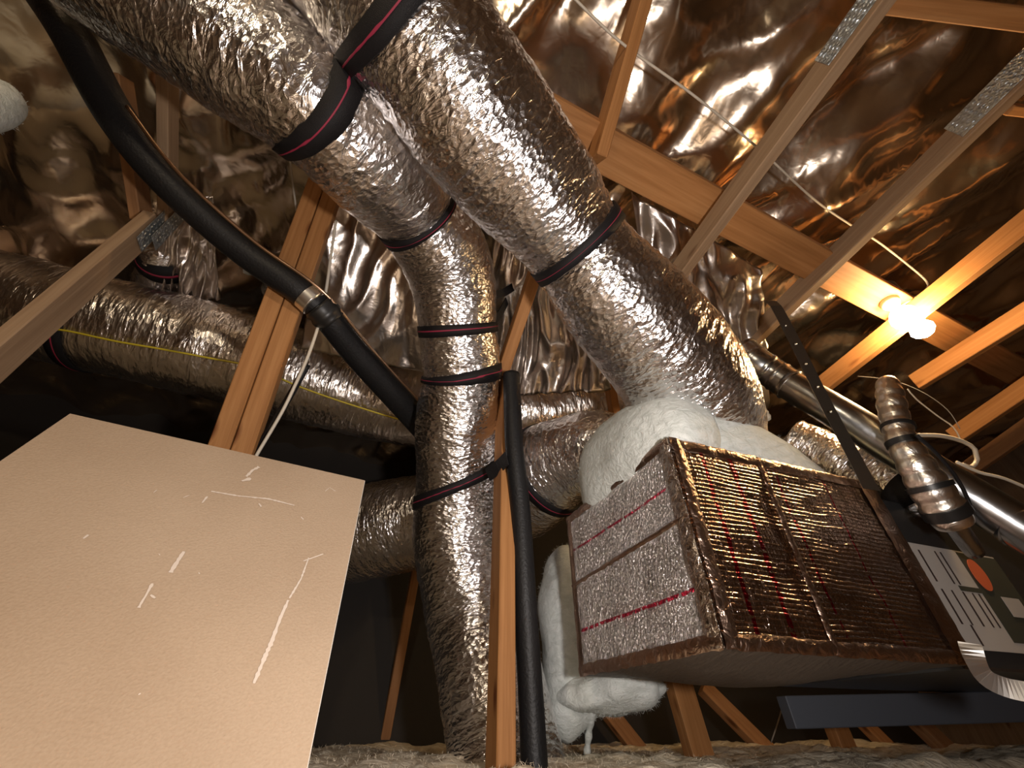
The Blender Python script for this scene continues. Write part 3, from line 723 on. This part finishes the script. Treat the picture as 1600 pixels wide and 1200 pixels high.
# hanger strap
def ribbon(name, pts, wd, th, sidev, mat, label, cat, step=.02, parent=None):
    path = catmull([(p, 0) for p in pts], step); fr = frames(path); vs, fs = [], []
    for (p, r), (t, a, b_) in zip(path, fr):
        s = (V(sidev)-t*V(sidev).dot(t)).normalized(); n_ = t.cross(s)
        vs += [p-s*wd/2-n_*th/2, p+s*wd/2-n_*th/2, p+s*wd/2+n_*th/2, p-s*wd/2+n_*th/2]
    for i in range(len(path)-1):
        for k in range(4): fs.append((i*4+k, i*4+(k+1) % 4, (i+1)*4+(k+1) % 4, (i+1)*4+k))
    fs.append((3, 2, 1, 0)); m_ = (len(path)-1)*4; fs.append((m_, m_+1, m_+2, m_+3))
    o = link(name, pydata(name, vs, fs), M[mat], parent)
    if label: tag(o, label, cat)
    return o
hs = ribbon('hanger_strap', [P(1200, 470, 1.6), P(1212, 478, 1.55), P(1240, 530, 1.48), P(1285, 620, 1.36), P(1330, 705, 1.25), P(1362, 765, 1.15)], .042, .0016, RT, 'strap_metal',
            'dark perforated metal hanger strap running from truss member down to the plenum end', 'strap')
for f in (.12, .25, .38, .52, .66):
    a, b_ = P(1215, 484, 1.545), P(1355, 752, 1.17); c = a.lerp(b_, f)
    bm = bmesh.new(); bmesh.ops.create_uvsphere(bm, u_segments=8, v_segments=6, radius=.004)
    me = bpy.data.meshes.new('rivet'); bm.to_mesh(me); bm.free(); me.transform(Matrix.Translation(c - ray(1285, 610).normalized()*.004))
    link('rivet', me, M['bright_metal'], hs, True)
ribbon('hanger_strap', [P(1515, 1005, .99), P(1523, 1030, .97), P(1540, 1058, .95), P(1575, 1075, .93), P(1630, 1085, .9)], .04, .0012, V((.6, -.2, .75)), 'bright_metal',
       'bright curled tin strap at the bottom right corner of the air handler', 'strap', .006)

# strap tails nailed to the centre post
def tail(px, py, d, w_, h_, label):
    o = block('strap_end', P(px, py, d), w_, .012, h_, RT, FW, UP, 'strap', None, .002); tag(o, label, 'strap'); return o
tail(784, 582, 1.86, .055, .06, 'black strap end folded round the centre post beside the middle band')
ribbon('strap_end', [P(762, 742, 1.60), P(778, 730, 1.56), P(792, 716, 1.50)], .05, .004, UP, 'strap', 'black strap end nailed across the post at the lower band', 'strap')
ribbon('strap_end', [P(762, 462, 1.84), P(785, 458, 1.9), P(802, 448, 1.95)], .036, .004, UP, 'strap', 'short black strap end at the top of the leaning timber', 'strap')
ribbon('strap_end', [P(760, 510, 1.78), P(778, 495, 1.86), P(792, 470, 1.94)], .036, .004, UP, 'strap', 'black strap end running up from the duct bend to the leaning timber', 'strap')

# ------------------------------------------------------------------ hanging foil sheets
def flap(name, corners, label, nx=70, ny=60, amp=.03, k=(9, 2.5), seed=0):
    c = [P(*q) for q in corners]     # tl, tr, br, bl
    nm = (c[1]-c[0]).cross(c[3]-c[0]).normalized()
    def fn(a, b_):
        p = (c[0]*(1-a)+c[1]*a)*(1-b_) + (c[3]*(1-a)+c[2]*a)*b_
        f = noise.noise(V((a*k[0], b_*k[1], seed)))*amp + (abs(noise.noise(V((a*k[0]*1.7+b_*2, b_*k[1]*1.5, seed+4))))-.2)*amp*1.2
        return p + nm*f
    me = grid_mesh(name, nx, ny, fn); o = link(name, me, M['flap'], None, True)
    md = o.modifiers.new('thick', 'SOLIDIFY'); md.thickness = .0008
    return tag(o, label, 'foil sheet')
flap('foil_sheet', [(770, 330, 1.88), (905, 390, 1.83), (955, 610, 2.06), (770, 620, 2.18)], 'folded silver foil sheet hanging between the two ducts behind the leaning timber', seed=1, amp=.05, k=(5, 2))
flap('foil_sheet', [(505, 280, 1.8), (665, 340, 1.85), (680, 585, 2.07), (470, 545, 1.97)], 'smooth brown silver foil sheet hanging right of the double post', seed=2, amp=.035, k=(2.5, 2))
flap('foil_sheet', [(985, 300, 1.75), (1190, 420, 1.95), (1200, 640, 2.2), (1060, 600, 2.1)], 'golden foil sheet hanging right of the thick duct below the plank', seed=3, amp=.05, k=(4, 3))
flap('foil_sheet', [(258, 300, 1.75), (330, 310, 1.8), (345, 470, 2.08), (240, 455, 2.02)], 'pale foil sheet drooping right of the plated joint', seed=6, amp=.05, k=(5, 2))
# roof vent pipe
vp = empty('vent_pipe', P(432, 420, 1.95), 'short grey roof vent pipe behind the hose left of the double post', 'vent')
turned('collar', P(440, 455, 1.95), Z, [(-.02, .0), (-.02, .08), (0, .08), (.11, .08), (.115, .085), (.13, .085), (.13, 0)], 'flue', vp)
block('glint_plate', P(402, 420, 1.93), .11, .04, .05, RT, FW, UP, 'glint', vp, .004)['label'] = 'pale blue white plate standing in for a glint'
